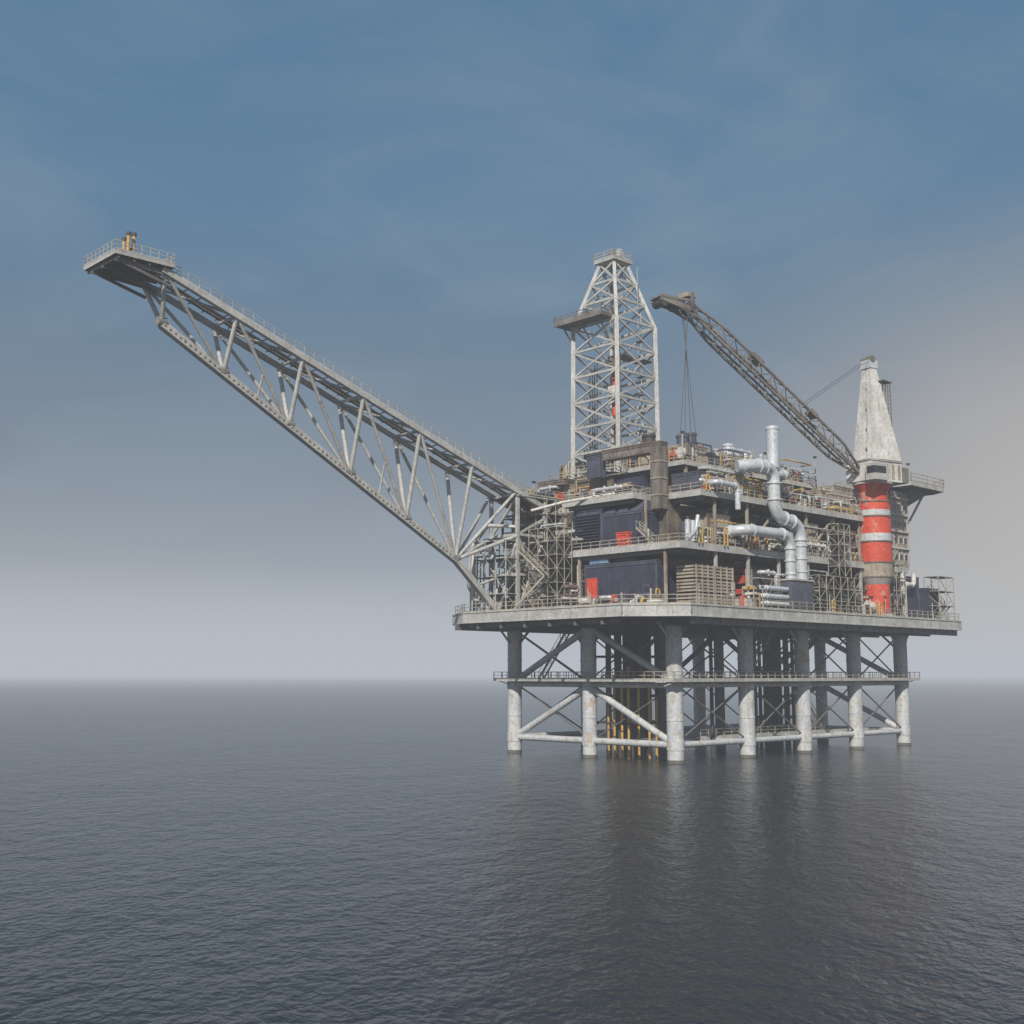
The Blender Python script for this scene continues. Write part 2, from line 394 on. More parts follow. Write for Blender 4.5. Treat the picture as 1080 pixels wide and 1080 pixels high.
for zz in (32.6,35.6,38.6,41.6):
    for q in range(4):
        m.box(56.4+q*1.7,57.3+q*1.7,-3.34,-3.2,zz,zz+1.0,'glass'); m.box(56.3+q*1.7,57.4+q*1.7,-3.3,-3.19,zz-.1,zz+1.1,'white')
    m.box(55.2,63.3,-3.6,-3.2,zz+1.9,zz+2.1,'white')
mod(64,68.5,-5.5,2,22.05,27.5,'navy',rib=1.0)
m.build()

p=G('end_landing_platform',rig)
P8=[(58,-7),(70,-7),(72,-4),(72,5),(69,8),(58,8)]
p.prism(P8,45.4,46.2,'pale','deck','under')
p.rail([(a,bq,46.2) for a,bq in P8],loop=True,h=1.4,w=.11)
p.hexa([(62,-1,41.5),(63.5,-1,41.5),(63.5,4,41.5),(62,4,41.5)],[(61,-4,45.4),(70,-4,45.4),(70,6,45.4),(61,6,45.4)],'under')
p.box(59.2,61,-3,0,46.25,48.2,'tan')
for y in (-2.6,2): p.beam((63,y,38),(70.5,y,45.3),.3,.3,'pale')
p.scaffold(65.5,71,-7.4,-4.6,22,29.8,'rail',lift=2.6,bay=2.7,w=.12)
p.stairs((66,-6.4,22),(70.4,-6.4,24.6),.9); p.stairs((70.4,-5.4,24.6),(66,-5.4,27.2),.9)
p.build()

def clutter(g,F,a0,a1,z0,z1,dmax,rnd):
    def bx(a,b_,d0,d1,za,zb,mat):
        p=F(a,d0,za);q=F(b_,d1,zb); g.box(p[0],q[0],p[1],q[1],p[2],q[2],mat)
    a=a0;H=z1-z0
    while a<a1-.8:
        w=min(rnd.uniform(1.2,3.8),a1-a); t=rnd.randrange(9)
        if t==0:
            h=H*rnd.uniform(.3,.75);mt=rnd.choice(['navy','tan','brown','navy2','pale']);dd=dmax*rnd.uniform(.4,.9)
            bx(a+.1,a+w-.1,0,dd,z0,z0+h,mt)
            n=int(w/.5)
            for i in range(n): bx(a+.25+i*.5,a+.45+i*.5,dd,dd+.07,z0+.3,z0+h-.3,mt)
            bx(a+.3,a+w*.6,0,dd*.8,z0+h,z0+h+rnd.uniform(.2,.9),rnd.choice(['dark','pale','tan']))
        elif t==1:
            for i in range(rnd.randint(3,6)):
                aa=a+.25+i*w/6.5;dd=dmax*rnd.uniform(.2,.9);r=rnd.uniform(.08,.24);mt=rnd.choice(['pale','silver','dark','yellow','brown','pale'])
                hh=z0+H*rnd.uniform(.5,1)
                g.pipe([F(aa,dd,z0),F(aa,dd,hh),F(aa,-.5,hh)],r,mt,8)
        elif t==2:
            r=min(w*.42,dmax*.45,1.2);mt=rnd.choice(['silver','white','tan','pale','red','navy2']);h=H*rnd.uniform(.35,.8);cc=F(a+w/2,dmax*.5,0)
            g.tube((cc[0],cc[1],z0+.4),(cc[0],cc[1],z0+h),r,mt,14);g.tube((cc[0],cc[1],z0+h),(cc[0],cc[1],z0+h+r*.5),r,mt,14,r2=r*.35)
            g.tube((cc[0],cc[1],z0+h+r*.5),(cc[0],cc[1],z0+h+r*.5+.8),r*.15,mt,6)
            for k in (.3,.7): g.tube((cc[0],cc[1],z0+h*k),(cc[0],cc[1],z0+h*k+.15),r*1.05,'dark',14)
            g.tube((cc[0],cc[1],z0),(cc[0],cc[1],z0+.4),r*.7,'dark',10)
        elif t==3:
            n=rnd.randint(3,6)
            for i in range(n):
                zz=z0+.5+i*H*.8/n;r=rnd.uniform(.1,.3);dd=dmax*rnd.uniform(.3,.9)
                g.pipe([F(a,-.3,zz),F(a,dd,zz),F(a+w,dd,zz),F(a+w,-.3,zz)],r,rnd.choice(['silver','pale','dark','brown','white','navy2']),8)
            for q in (.15,.85): bx(a+w*q-.08,a+w*q+.08,dmax*.2,dmax*.35,z0,z0+H*.9,'pale')
        elif t==4:
            for q in (0,1):
                for e in (.1,.9): bx(a+.1+q*(w-.3),a+.25+q*(w-.3),dmax*e-.07,dmax*e+.07,z0,z0+H*.85,'rail')
            for k in range(4):
                zz=z0+H*.2*(k+.5);bx(a+.1,a+w-.1,dmax*.1,dmax*.9,zz,zz+.08,'grat')
                aa=a+.3
                while aa<a+w-.7:
                    q=rnd.uniform(.3,.8);bx(aa,aa+q,dmax*.2,dmax*.8,zz+.08,zz+.08+rnd.uniform(.3,H*.16),rnd.choice(['tan','red','white','dark','yellow','navy2','brown']));aa+=q+.15
        elif t==5:
            r=min(.9,dmax*.4);zz=z0+r+.6;p1=F(a+.2,dmax*.5,zz);p2=F(a+w-.2,dmax*.5,zz);mt=rnd.choice(['silver','tan','white','pale'])
            g.tube(p1,p2,r,mt,14)
            for q in (.2,.8): bx(a+w*q-.12,a+w*q+.12,dmax*.2,dmax*.8,z0,zz,'dark')
            g.pipe([F(a+w*.5,dmax*.5,zz+r*.8),F(a+w*.5,dmax*.5,z0+H*.8),F(a+w*.5,-.3,z0+H*.8)],.14,'pale',8)
        elif t==6:
            dd=dmax*.7;bx(a+.05,a+w-.05,0,dd,z0,z0+H*.82,'dark')
            k=0
            while k<H*.8-.3: bx(a,a+w,dd,dd+.08,z0+.15+k,z0+.3+k,rnd.choice(['tan','brown','pale']));k+=.45
            for q in (0,.5,.95): bx(a+w*q,a+w*q+.12,dd+.08,dd+.14,z0,z0+H*.8,'tan')
        elif t==7:
            g.stairs(F(a,dmax*.6,z0),F(a+w+1.5,dmax*.6,z1),.8)
        else:
            for i in range(4):
                aa=a+w*rnd.random();q=rnd.uniform(.25,.8);zz=z0+H*rnd.random()*.7
                bx(aa,aa+q,dmax*.2,dmax*rnd.uniform(.4,.8),z0 if i<2 else zz,zz+q*1.2,rnd.choice(['yellow','red','white','tan','navy','silver','dark','pale']))
        if rnd.random()<.6:
            bx(a,a+w,dmax*.5,dmax*.5+.3,z1-.75,z1-.6,rnd.choice(['pale','dark','tan']))
        if rnd.random()<.5:
            q=F(a+w*.5,dmax,z0); g.beam(q,(q[0],q[1],q[2]+rnd.uniform(1.2,2.6)),.16,.16,rnd.choice(['yellow','white','yellow']))
        a+=w+rnd.uniform(.1,.5)
def piperuns(g,F,a0,a1,z0,z1,n,rnd):
    for i in range(n):
        a=rnd.uniform(a0,a1-3); b_=min(a1,a+rnd.uniform(3,11)); z=rnd.uniform(z0+.8,z1-.4); dd=rnd.uniform(0,.9); r=rnd.choice([.08,.12,.16,.24,.3])
        mt=rnd.choice(['silver','pale','white','silver','tan','yellow','navy2'])
        zb=rnd.uniform(z0,z); 
        g.pipe([F(a,-.8,z),F(a,dd,z),F(b_,dd,z),F(b_,dd,zb),F(b_,-1.2,zb)],r,mt,8)
        k=a+1.2
        while k<b_-.5:
            q=F(k,dd,z); g.tube((q[0],q[1],z-r*1.6),(q[0],q[1],z+r*1.6),r*.7,mt,6); k+=2.3
cl=G('deck_equipment',rig)
RF=lambda T:(lambda a,dd,z:(a,T-dd,z))
LF=lambda S:(lambda a,dd,z:(S-dd,a,z))
rr=random.Random(5)
clutter(cl,RF(1.4),9,56,22.05,30,5.0,rr); clutter(cl,RF(-4.2),9,46,22.05,26,2.4,rr)
clutter(cl,RF(1.4),1,57,31.05,37.6,4.6,rr); clutter(cl,RF(-3.0),3,56,31.05,34.0,1.2,rr)
clutter(cl,RF(3.0),8,44,38.85,43.8,4,rr); clutter(cl,RF(-3.2),2,45,38.85,41.0,1.2,rr)
clutter(cl,RF(6),8,43,44.85,47.6,2.6,rr); clutter(cl,RF(14),10,43,44.85,48.6,2.6,rr)
clutter(cl,LF(0),14.6,33,22.05,29.6,4.0,rr); clutter(cl,LF(-4.4),15,31,22.05,26.5,3,rr)
clutter(cl,LF(1.5),18,33,30.75,37.6,3.6,rr); clutter(cl,LF(-2.7),.5,3,31.05,33.6,1.0,rr); clutter(cl,LF(-2.7),17.4,22,31.05,34.6,1.0,rr)
clutter(cl,LF(3),7,33,38.85,42.2,1.6,rr); clutter(cl,LF(9),5,30,44.85,48,1.8,rr)
clutter(cl,LF(-6.2),-3,12,22.05,23.4,1.2,rr)
clutter(cl,RF(-.2),46,60,38.85,42,1.2,rr)
r2_=random.Random(21)
clutter(cl,RF(9),16,43,44.85,49.4,2.2,r2_); clutter(cl,RF(20),17,43,44.85,49.8,2.6,r2_)
piperuns(cl,RF(-3.6),1,46,31,37.6,14,r2_); piperuns(cl,RF(-3.4),2,45,38.8,43.2,12,r2_); piperuns(cl,RF(-4.4),9,46,22,29.6,10,r2_)
piperuns(cl,RF(3.2),8,43,44.9,48.6,9,r2_); piperuns(cl,LF(-2),15,33,31,39,9,r2_); piperuns(cl,LF(-4.2),15,31,22,29.6,9,r2_); piperuns(cl,LF(1.6),5,30,39,44,8,r2_)
cl.build()

s2=G('access_scaffolding',rig)
s2.scaffold(-8.0,-4.8,15.5,21.5,22,34.5,'rail',lift=2.1,bay=2.1,w=.09)
s2.scaffold(-10.5,-7.5,24,31,22,33,'pale',lift=2.7,bay=2.6,w=.12)
s2.scaffold(-2.5,1.4,23,33,30.8,40,'rail',lift=2.3,bay=2.4,w=.09)
s2.stairs((-9.2,23.5,22),(-9.2,16.5,27),1.0); s2.stairs((-9.2,16.5,27),(-9.2,22.5,31.5),1.0)
s2.scaffold(26.5,39,-7.6,-5.2,22,27.8,'rail',lift=1.9,bay=2.0,w=.09)
s2.scaffold(33.5,37,-7,-5,28,36.5,'rail',lift=1.7,bay=1.6,w=.09)
s2.scaffold(51,54,-7.2,-4.8,22,31,'rail',lift=2.0,bay=1.6,w=.09)
for (zz) in (34.5,38.6): s2.stairs((48,-2.4,31 if zz<35 else 34.6),(53,-2.4,zz),1)
for (x,y) in ((-8,24),(-8,30),(-2,24),(-2,30)):
    s2.beam((x,y,22),(x,y,40.3),.5,.5,'pale')
for z in (27.8,34,40.2):
    s2.beam((-8,24,z),(-8,30,z),.4,.4,'pale'); s2.beam((-8,24,z),(2,24,z),.4,.4,'pale'); s2.beam((-8,30,z),(2,30,z),.4,.4,'pale')
for a_,b_ in (((-8,24,22),(-2,24,34)),((-2,24,22),(-8,24,34)),((-8,30,22),(-8,24,34)),((-8,24,34),(4,24,40)),((-8,30,34),(-8,24,40))):
    s2.beam(a_,b_,.3,.3,'pale')
s2.box(-8.3,2,23.6,30.4,39.9,40.05,'grat'); s2.rail([(-8.2,23.7,40.4),(2,23.7,40.4)]);s2.rail([(-8.2,30.3,40.4),(2,30.3,40.4)])
s2.build()

q=G('process_pipework',rig)
T=-6.3
q.pipe([(16.9,T,43.6),(16.9,T,49.8)],.95,'silver',20)
q.tube((16.9,T,49.5),(16.9,T,50.0),1.05,'silver',20)
q.pipe([(9.5,-4.9,43.2),(11.5,T,43.4),(16.9,T,43.6),(16.9,T,36.4),(23.6,T,35.4),(23.6,T,26.6)],.95,'silver',20,bend=2.2)
q.pipe([(16.9,T,42.6),(21.0,T,43.0),(21.0,-3,43.0),(21.0,-3,39)],.7,'silver',14,bend=1.4)
q.pipe([(9.0,-2,33.4),(9.0,T+.2,33.6),(20.6,T-.1,33.6),(20.6,T-.1,26.6)],.8,'silver',16,bend=2.0)
for z in (28,30,32): 
    q.tube((23.6,T,z),(23.6,T,z+.25),1.1,'silver',18); q.tube((20.6,T-.1,z-.5),(20.6,T-.1,z-.25),.95,'silver',16)
q.box(19.4,25,-7.4,-5.2,22.05,26.6,'navy2'); q.box(19.2,25.2,-7.6,-5.0,26.6,26.85,'pale')
for z in (22.9,24.0,25.2): q.pipe([(13.0,-3,z),(13.0,T-.3,z),(19.2,T-.3,z)],.36,'silver',12)
q.pipe([(3,-3,40),(3,-6,40),(8,-6,39.9),(8,-6,36.4)],.42,'silver',12)
q.pipe([(-1.5,-3.5,31),(-1.5,-5.5,32.5),(-.9,-5.5,34.8)],.3,'silver',10)
for k in range(3):
    q.tube((-.6+k*1.2,-3.4,31.05),(-.6+k*1.2,-3.4,34.4),.42,'silver',12); q.tube((9.2+k*1.2,-5.5,22.05),(9.2+k*1.2,-5.5,23.9),.45,('red','white','red')[k],12)
for x,y,r,z0,z1,mt in ((13,8,.9,44.8,50.2,'navy2'),(15.2,8,.9,44.8,50.8,'navy2'),(21,5,.85,44.8,49.4,'silver'),(23.4,5,.6,44.8,48.4,'silver'),(12,14,1.0,44.8,51,'dark'),(30,14,.6,44.8,51,'pale'),(9,20,.35,44.8,50,'pale'),(27,6,.5,44.8,48.8,'silver'),(33,7,.35,44.8,49.5,'silver'),(19,9,.5,44.8,49.8,'tan'),(38,8,.45,44.8,49,'pale')):
    q.tube((x,y,z0),(x,y,z1),r,mt,14); q.tube((x,y,z1-.4),(x,y,z1),r*1.15,mt,14); q.tube((x,y,z0+2),(x,y,z0+2.2),r*1.08,mt,14)
q.pipe([(-8,31,24),(-11,31,24),(-11,31,33),(-11,28,35.5),(-6,26,35.5)],.28,'white',10)
q.pipe([(-9,31.6,23),(-11.4,31.6,26),(-11.4,31,32),(-8,30.6,36)],.22,'pale',10)
q.pipe([(-9,20,37.2),(-5,17,38.6),(-1,10,39.6)],.22,'white',8)
for i in range(5): q.pipe([(-9.5+i*.7,33.2,22),(-9.5+i*.7,33.2,30+i),(-4+i,28,30.5+i),(1,28,30.5+i)],.14,['pale','dark','tan','silver','pale'][i],8)
q.pipe([(50.5,-5.5,26),(55,-6.2,26),(55,-6.2,30)],.5,'white',12); q.pipe([(56.5,-5.6,22),(56.5,-5.6,28),(60,-5.6,28),(60,-5.6,30)],.4,'white',12)
for (x,y,z,h) in ((-5,-1,22,2.4),(0,-4.9,31,2.2),(6,-4.9,31,2.6),(12,-4.9,31,2.2),(18,-4.9,38.8,2),(2,-4.9,38.8,2.3),(-3.5,20,31,2.6),(-2,28,39,3),(-2,27.2,39,3),(30,-7.6,22,2),(44,-7.7,22,2)):
    q.pipe([(x,y,z),(x,y,z+h),(x+.8,y,z+h),(x+.8,y,z)],.13,'yellow',8,bend=.35)
q.build()

an=G('masts_and_floodlights',rig)
for (x,y,z,h) in ((44,3.4,44.8,5),(59,-6,46.2,3),(8,4,44.8,4.5),(30,4,44.8,4),(1.5,30,38.8,5)):
    an.beam((x,y,z),(x,y,z+h),.14,.14,'pale'); an.box(x-.3,x+.3,y-.2,y+.2,z+h,z+h+.3,'dark')
for x in (-4,11,29,46,62):
    an.beam((x,-7.8,22),(x,-7.8,25.0),.1,.1,'pale'); an.box(x-.2,x+.2,-8.0,-7.65,25.0,25.25,'dark')
an.build()

# ================================================================== DERRICK
der=root('drilling_derrick')
g=G('derrick_frame',der)
dx,dy,dz=6.0,15.4,44.0; A=10.0; ZT=70.0; ZC=81.0; AT=3.2
def sq(z):
    if z<=ZT: a=A-.35*(z-dz)/(ZT-dz)
    else: a=(A-.35)+(AT-A+.35)*(z-ZT)/(ZC-ZT)
    cx,cy=dx+A/2,dy+A/2
    return [V((cx-a/2,cy-a/2,z)),V((cx+a/2,cy-a/2,z)),V((cx+a/2,cy+a/2,z)),V((cx-a/2,cy+a/2,z))]
lv=[dz+i*(ZT-dz)/6 for i in range(7)]+[73.8,77.4,81.0]
for i in range(len(lv)-1):
    a,bq=sq(lv[i]),sq(lv[i+1]); k=.7 if lv[i]<ZT else .55
    for e in range(4):
        g.beam(a[e],bq[e],k,k,'pale'); f=(e+1)%4
        g.beam(bq[e],bq[f],.36,.36,'pale')
        g.beam(a[e],bq[f],.28,.28,'pale'); g.beam(a[f],bq[e],.28,.28,'pale')
a=sq(dz); 
for e in range(4): g.beam(a[e],a[(e+1)%4],.8,.9,'pale')
cx,cy=dx+A/2,dy+A/2
g.box(cx-2.3,cx+2.3,cy-2.3,cy+2.3,81.1,81.6,'pale'); g.rail([(cx-2.3,cy-2.3,81.6),(cx+2.3,cy-2.3,81.6),(cx+2.3,cy+2.3,81.6),(cx-2.3,cy+2.3,81.6)],loop=True,mat='pale',w=.1)
g.box(cx-1.2,cx+1.2,cy-.7,cy+.7,81.62,82.4,'boom')
for o in (-.8,0,.8): g.tube((cx+o-.12,cy,82.4),(cx+o+.12,cy,82.4),.85,'boom',14)
g.box(cx-.3,cx+.3,cy-1.8,cy-1.0,81.62,83.4,'pale')
g.box(dx-2.6,dx+1.5,dy+1,dy+A+1.6,70.1,70.5,'under'); g.box(dx-2.7,dx-2.55,dy+.95,dy+A+1.65,70.0,70.9,'boom')
g.rail([(dx+1.5,dy+1,70.5),(dx-2.6,dy+1,70.5),(dx-2.6,dy+A+1.6,70.5),(dx+1.5,dy+A+1.6,70.5)],mat='boom',w=.1)
for y in (dy+2,dy+6,dy+A): g.beam((dx-2.4,y,70.1),(dx,y,67.5),.2,.2,'boom')
g.box(dx+2,dx+A-.5,dy+.6,dy+3,64,64.3,'under')
g.build()
g=G('derrick_hoist',der)
for o in (-.5,-.17,.17,.5): g.beam((cx+o,cy,65),(cx+o,cy,81.8),.06,.06,'dark')
g.box(cx-1,cx+1,cy-.6,cy+.6,62.5,65,'boom'); g.tube((cx,cy,60),(cx,cy,62.5),.45,'red',10); g.box(cx-.8,cx+.8,cy-.8,cy+.8,57,60,'white'); g.tube((cx,cy,55),(cx,cy,57),.5,'redw',10)
g.tube((cx,cy,40),(cx,cy,55),.18,'dark',8)
for i in range(4): g.tube((dx+2+i*.6,dy+A-2,44.5),(dx+2+i*.6,dy+A-2.2,62+i),.1,'dark',6)
for o in (0,.6): g.beam((cx+1.5,dy+.4+o,44),(cx+1.5,dy+.4+o,80 if o else 72),.1,.1,'pale')
g.tube((dx+1.2,dy+.6,44),(dx+1.2,dy+.6,66),.2,'white',8)
g.pipe([(dx+1.2,dy+.6,62),(dx+1.2,dy+.6,66),(cx,cy,66.5),(cx,cy,61)],.15,'dark',6,bend=2)
for z in range(46,70,3): g.box(cx+1.0,cx+2.1,dy+.2,dy+1.2,z,z+.08,'grat')
g.build()
g=G('derrick_substructure',der)
g.module(dx-.6,dx+A+.6,dy-.6,dy+A+.6,38.9,42.0,'brown',rib=1.2,roof=False)
for x in (dx,dx+A/2,dx+A):
    for y in (dy,dy+A): g.beam((x,y,42),(x,y,44),.8,.8,'pale')
g.box(dx-1.4,dx+A+1,dy-1.4,dy+A+1,43.2,43.6,'pale'); g.rail([(dx+A,dy-1.3,44.9),(dx-1.3,dy-1.3,44.9),(dx-1.3,dy+A,44.9)])
g.module(dx+.8,dx+4,dy+3,dy+8,44.9,48.6,'navy2',rib=.9)
g.module(dx+5,dx+8.6,dy+1,dy+3.4,44.9,47.4,'tan',rib=.9)
g.build()

# ================================================================== FLARE BOOM
fl=root('flare_boom')
g=G('flare_boom_truss',fl)
sa,sb=-7.2,-68.5
def up(y,s): k=(s-sa)/(sb-sa); return V((s,y,40.4+21.5*k))
def lo(s):
    if s<-18.1: k=(s+18.1)/(-67.2+18.1); return V((s,27,29.6+26.5*k))
    k=(s+18.1)/(8.7); return V((s,27,29.6-8.0*k))
nb=6; S=[sa+(sb-sa)*i/nb for i in range(nb+1)]
for y in (24,30):
    g.beam(up(y,sa+6),up(y,sb-.5),.7,.7,'pale')
g.beam(lo(-67.2),lo(-18.1),1.0,.95,'pale'); g.beam(lo(-18.1),(-9.2,27,21.8),.9,.9,'pale')
n=70
for i in range(n):
    pnt=lo(-67.0+i*(48.8)/(n-1)); g.box(pnt.x-.12,pnt.x+.12,26.38,26.49,pnt.z-.15,pnt.z+.12,'tan')
LS=[-18.1]+S[2:-1]+[-67.2]
for i,ls in enumerate(LS):
    for y in (24,30):
        g.tube(lo(ls),up(y,S[i+1]),.3,'pale',12)
        if i+2<=nb: g.tube(lo(ls),up(y,S[i+2]),.24,'pale',12)
        g.tube(lo(ls)-V((.6,0,-.3)),lo(ls)+V((.6,0,.3)),.62,'pale',12)
for i in range(1,len(LS)-1,2):
    g.tube(lo((LS[i]+LS[i+1])/2),lo(LS[i]).lerp(up(24,S[i+2]),.5),.14,'pale',8)
for y in (24,30): g.tube(lo(-18.1),up(y,S[0]-1),.26,'pale',12)
for i in range(nb+1):
    g.tube(up(24,S[i]),up(30,S[i]),.24,'pale',8)
    if i<nb:
        g.tube(up(24,S[i]),up(30,S[i+1]),.18,'pale',8)
for y in (24,30):
    g.tube((-9.2,27,22),(-8,y,33.5),.3,'pale',10); g.tube(lo(-18.1),(-8,y,33.8),.3,'pale',10)
g.tube(lo(-14),(-8,27,27.8),.2,'pale',8)
g.build()
g=G('flare_boom_walkway',fl)
g.beam(up(25.0,sa+6)+V((0,0,.55)),up(25.0,sb)+V((0,0,.55)),1.8,.16,'grat')
for y in (24.1,25.9): g.rail([up(y,sa+4)+V((0,0,.6)),up(y,sb)+V((0,0,.6))],mat='pale',h=1.15,sp=1.7,w=.07)
for y,r,mt in ((28.6,.3,'boom'),(27.8,.22,'dark')):
    g.tube(up(y,sa+6)+V((0,0,.6)),up(y,-69)+V((0,0,.8)),r,mt,10)
for i in range(32):
    s_=sa+(sb-sa)*i/31; g.beam(up(24,s_)+V((0,0,.38)),up(29,s_)+V((0,0,.38)),.12,.12,'dark')
g.build()
g=G('flare_tip_platform',fl)
Q=[(-75.4,23.2),(-67.6,23.2),(-67.6,32.0),(-75.4,32.0)]
g.prism(Q,62.4,62.9,'pale','grat','under'); g.rail([(a_,b_,62.9) for a_,b_ in Q],mat='pale',loop=True,h=1.2,sp=1.1,w=.08)
for x in (-75,-73,-71,-69): g.box(x,x+.25,23.4,31.8,62.0,62.41,'under')
for y in (24,27.6,30.4): 
    g.beam((-75.0,y,62.0),(-67.8,y,61.6),.35,.5,'under'); g.beam((-74.2,y,61.8),(-67.8,y,60.2),.3,.35,'under')
for y in (24,30): g.beam(up(y,sb),(-67.3,27,56.2),.45,.45,'pale')
for x,y,h in ((-73,25,2.8),(-73,26.2,2.4),(-72,25.6,3.1),(-71.5,27,1.8)):
    g.tube((x,y,62.9),(x,y,62.9+h),.22,'yellow',10); g.tube((x,y,62.9+h),(x,y,63.3+h),.3,'dark',10)
g.box(-72,-69.5,28,30,62.95,63.7,'dark')
g.build()

# ================================================================== CRANE
cr=root('pedestal_crane')
g=G('crane_pedestal',cr)
px,py=48,-5.2
g.tube((px,py,22),(px,py,27.4),2.15,'redw',32)
g.tube((px,py,22),(px,py,22.5),2.7,'pale',32)
g.tube((px,py,27.4),(px,py,28.4),2.15,'pale',32,r2=2.75)
for z0_,z1_,mt in ((28.4,31,'tan'),(31,34.6,'redw'),(34.6,36.0,'leg'),(36.0,38.8,'redw'),(38.8,40.0,'leg'),(40.0,41.4,'redw')):
    g.tube((px,py,z0_),(px,py,z1_),2.75,mt,32)
for z in (28.5,30.95,34.5,38.8,41.3): g.tube((px,py,z),(px,py,z+.25),2.87,'brown',32)
g.tube((px,py,41.6),(px,py,43.2),2.4,'redw',24); g.tube((px,py,43.2),(px,py,44.4),2.4,'redw',32,r2=3.2)
g.tube((px,py,44.4),(px,py,44.8),3.3,'pale',32)
g.tube((px+2.6,py-1.6,22),(px+2.6,py-1.6,44),.14,'dark',8)
g.build()
g=G('crane_house',cr)
ang=math.atan2(4+5.2,10-48); ux=V((math.cos(ang),math.sin(ang),0)); uy=V((-ux.y,ux.x,0)); o=V((px,py,0))
def W(a,bq,z): return o+ux*a+uy*bq+V((0,0,z))
def wbox(a0,a1,b0,b1,z0,z1,mat): g.hexa([W(a0,b0,z0),W(a1,b0,z0),W(a1,b1,z0),W(a0,b1,z0)],[W(a0,b0,z1),W(a1,b0,z1),W(a1,b1,z1),W(a0,b1,z1)],mat)
wbox(-4.2,3.4,-2.7,2.7,44.85,48.2,'white'); wbox(-4.4,3.6,-2.9,2.9,48.2,48.45,'pale')
wbox(1.2,4.4,2.75,4.6,44.6,47.4,'pale'); wbox(1.6,4.45,3.0,4.62,45.7,46.9,'glass')
wbox(-6.4,-4.2,-2.2,2.2,45,47.6,'boom')
for k in range(5): wbox(-3.8+k*1.4,-3.2+k*1.4,2.7,2.78,45.3,47.8,'tan')
def wedge(b0,b1,t0,t1,mat):
    g.hexa([W(-4.0,b0,48.45),W(1.4,b0,48.45),W(1.4,b1,48.45),W(-4.0,b1,48.45)],[W(-1.0,t0,64.8),W(.5,t0,64.8),W(.5,t1,64.8),W(-1.0,t1,64.8)],mat)
wedge(-3.0,-.35,-.95,-.12,'white'); wedge(.35,3.0,.12,.95,'white')
def wmid(z0,z1): 
    k=(z0-48.45)/16.35; e=2.75*(1-k)+.8*k; g.hexa([W(-3.9+3*k,-e,z0),W(1.2-.8*k,-e,z0),W(1.2-.8*k,e,z0),W(-3.9+3*k,e,z0)],[W(-3.9+3*k,-e,z1),W(1.2-.8*k,-e,z1),W(1.2-.8*k,e,z1),W(-3.9+3*k,e,z1)],'boom')
for z in (50.5,54,57.5,61): wmid(z,z+.35)
wbox(-1.2,.7,-1.1,1.1,64.8,66.2,'leg')
g.tube(W(0,-1.2,66.4),W(0,1.2,66.4),.6,'boom',14)
lx,ly=px+2.4,py-2.2
for ax in (0,1.1):
    for ay in (0,1.1): g.beam((lx+ax,ly+ay,45),(lx+ax*.8,ly+ay*.8,62.5),.12,.12,'boom')
for k in range(18):
    z=48.4+k*.78; g.beam((lx,ly,z),(lx+1.1,ly,z+.6),.07,.07,'boom'); g.beam((lx,ly,z),(lx,ly+1.1,z+.6),.07,.07,'boom'); g.beam((lx,ly,z),(lx+1.1,ly,z),.07,.07,'boom')
g.box(lx-1.8,lx+1.3,ly-.3,ly+1.3,62.5,62.65,'boom')
g.build()
g=G('crane_boom',cr)
p0=W(3.0,0,46.4); p1=V((10,4,69.6))
dn=(p1-p0).normalized(); L=(p1-p0).length; sd=dn.cross(V((0,0,1))).normalized(); upv=sd.cross(dn)
def bp_(k,a,c_):
    f=min(1,.25+k*5) if k<.15 else (1 if k<.85 else max(.55,1-(k-.85)*3.0))
    return p0+dn*L*k+sd*a*1.25*f+upv*c_*1.2*f
nb2=14
for i in range(nb2):
    k0,k1=i/nb2,(i+1)/nb2
    for a_ in (-1,1):
        for c_ in (-1,1):
            g.beam(bp_(k0,a_,c_),bp_(k1,a_,c_),.34,.34,'boom')
        if i%2: g.beam(bp_(k0,a_,-1),bp_(k1,a_,1),.15,.15,'boom')
        else: g.beam(bp_(k0,a_,1),bp_(k1,a_,-1),.15,.15,'boom')
        g.beam(bp_(k1,a_,-1),bp_(k1,a_,1),.14,.14,'boom')
    for c_ in (-1,1):
        if i%2: g.beam(bp_(k0,-1,c_),bp_(k1,1,c_),.13,.13,'boom')
        else: g.beam(bp_(k0,1,c_),bp_(k1,-1,c_),.13,.13,'boom')
g.beam(bp_(.08,.6,-.9),bp_(.9,.6,-.9),.5,.08,'grat')
h=V((dn.x,dn.y,0)).normalized()
for a_ in (-1.1,1.1):
    g.beam(p1+sd*a_-upv*.6,p1+sd*a_+h*6.2+V((0,0,.5)),.4,.8,'boom'); g.beam(p1+sd*a_+upv*1.0,p1+sd*a_+h*6.2+V((0,0,.9)),.3,.35,'boom')
    g.beam(p1+sd*a_+h*5.5+V((0,0,.5)),p1+sd*a_-dn*5,.22,.22,'boom')
    g.beam(p1+sd*a_,p1+sd*a_+V((0,0,2.2)),.35,.35,'boom')
g.beam(p1+h*3-sd*0+V((0,0,.4)),p1+h*6.4+V((0,0,.7)),2.6,.25,'boom')
for k in (0.2,2.4,5.4): g.tube(p1+h*k-sd*1.2,p1+h*k+sd*1.2,.75,'dark',14)
g.box(p1.x-1,p1.x+1,p1.y-1,p1.y+1,p1.z+1.6,p1.z+2.3,'tan')
g.beam(bp_(.62,0,1.6),bp_(.68,0,1.6),1.6,.8,'boom'); g.beam(bp_(.3,0,1.5),bp_(.34,0,1.5),1.4,.8,'brown')
g.build()
g=G('crane_ropes',cr)
top=W(0,0,66.4)
for a_ in (-.8,.8):
    g.beam(top+sd*a_,bp_(.38,a_*.8,1.2),.07,.07,'dark'); 
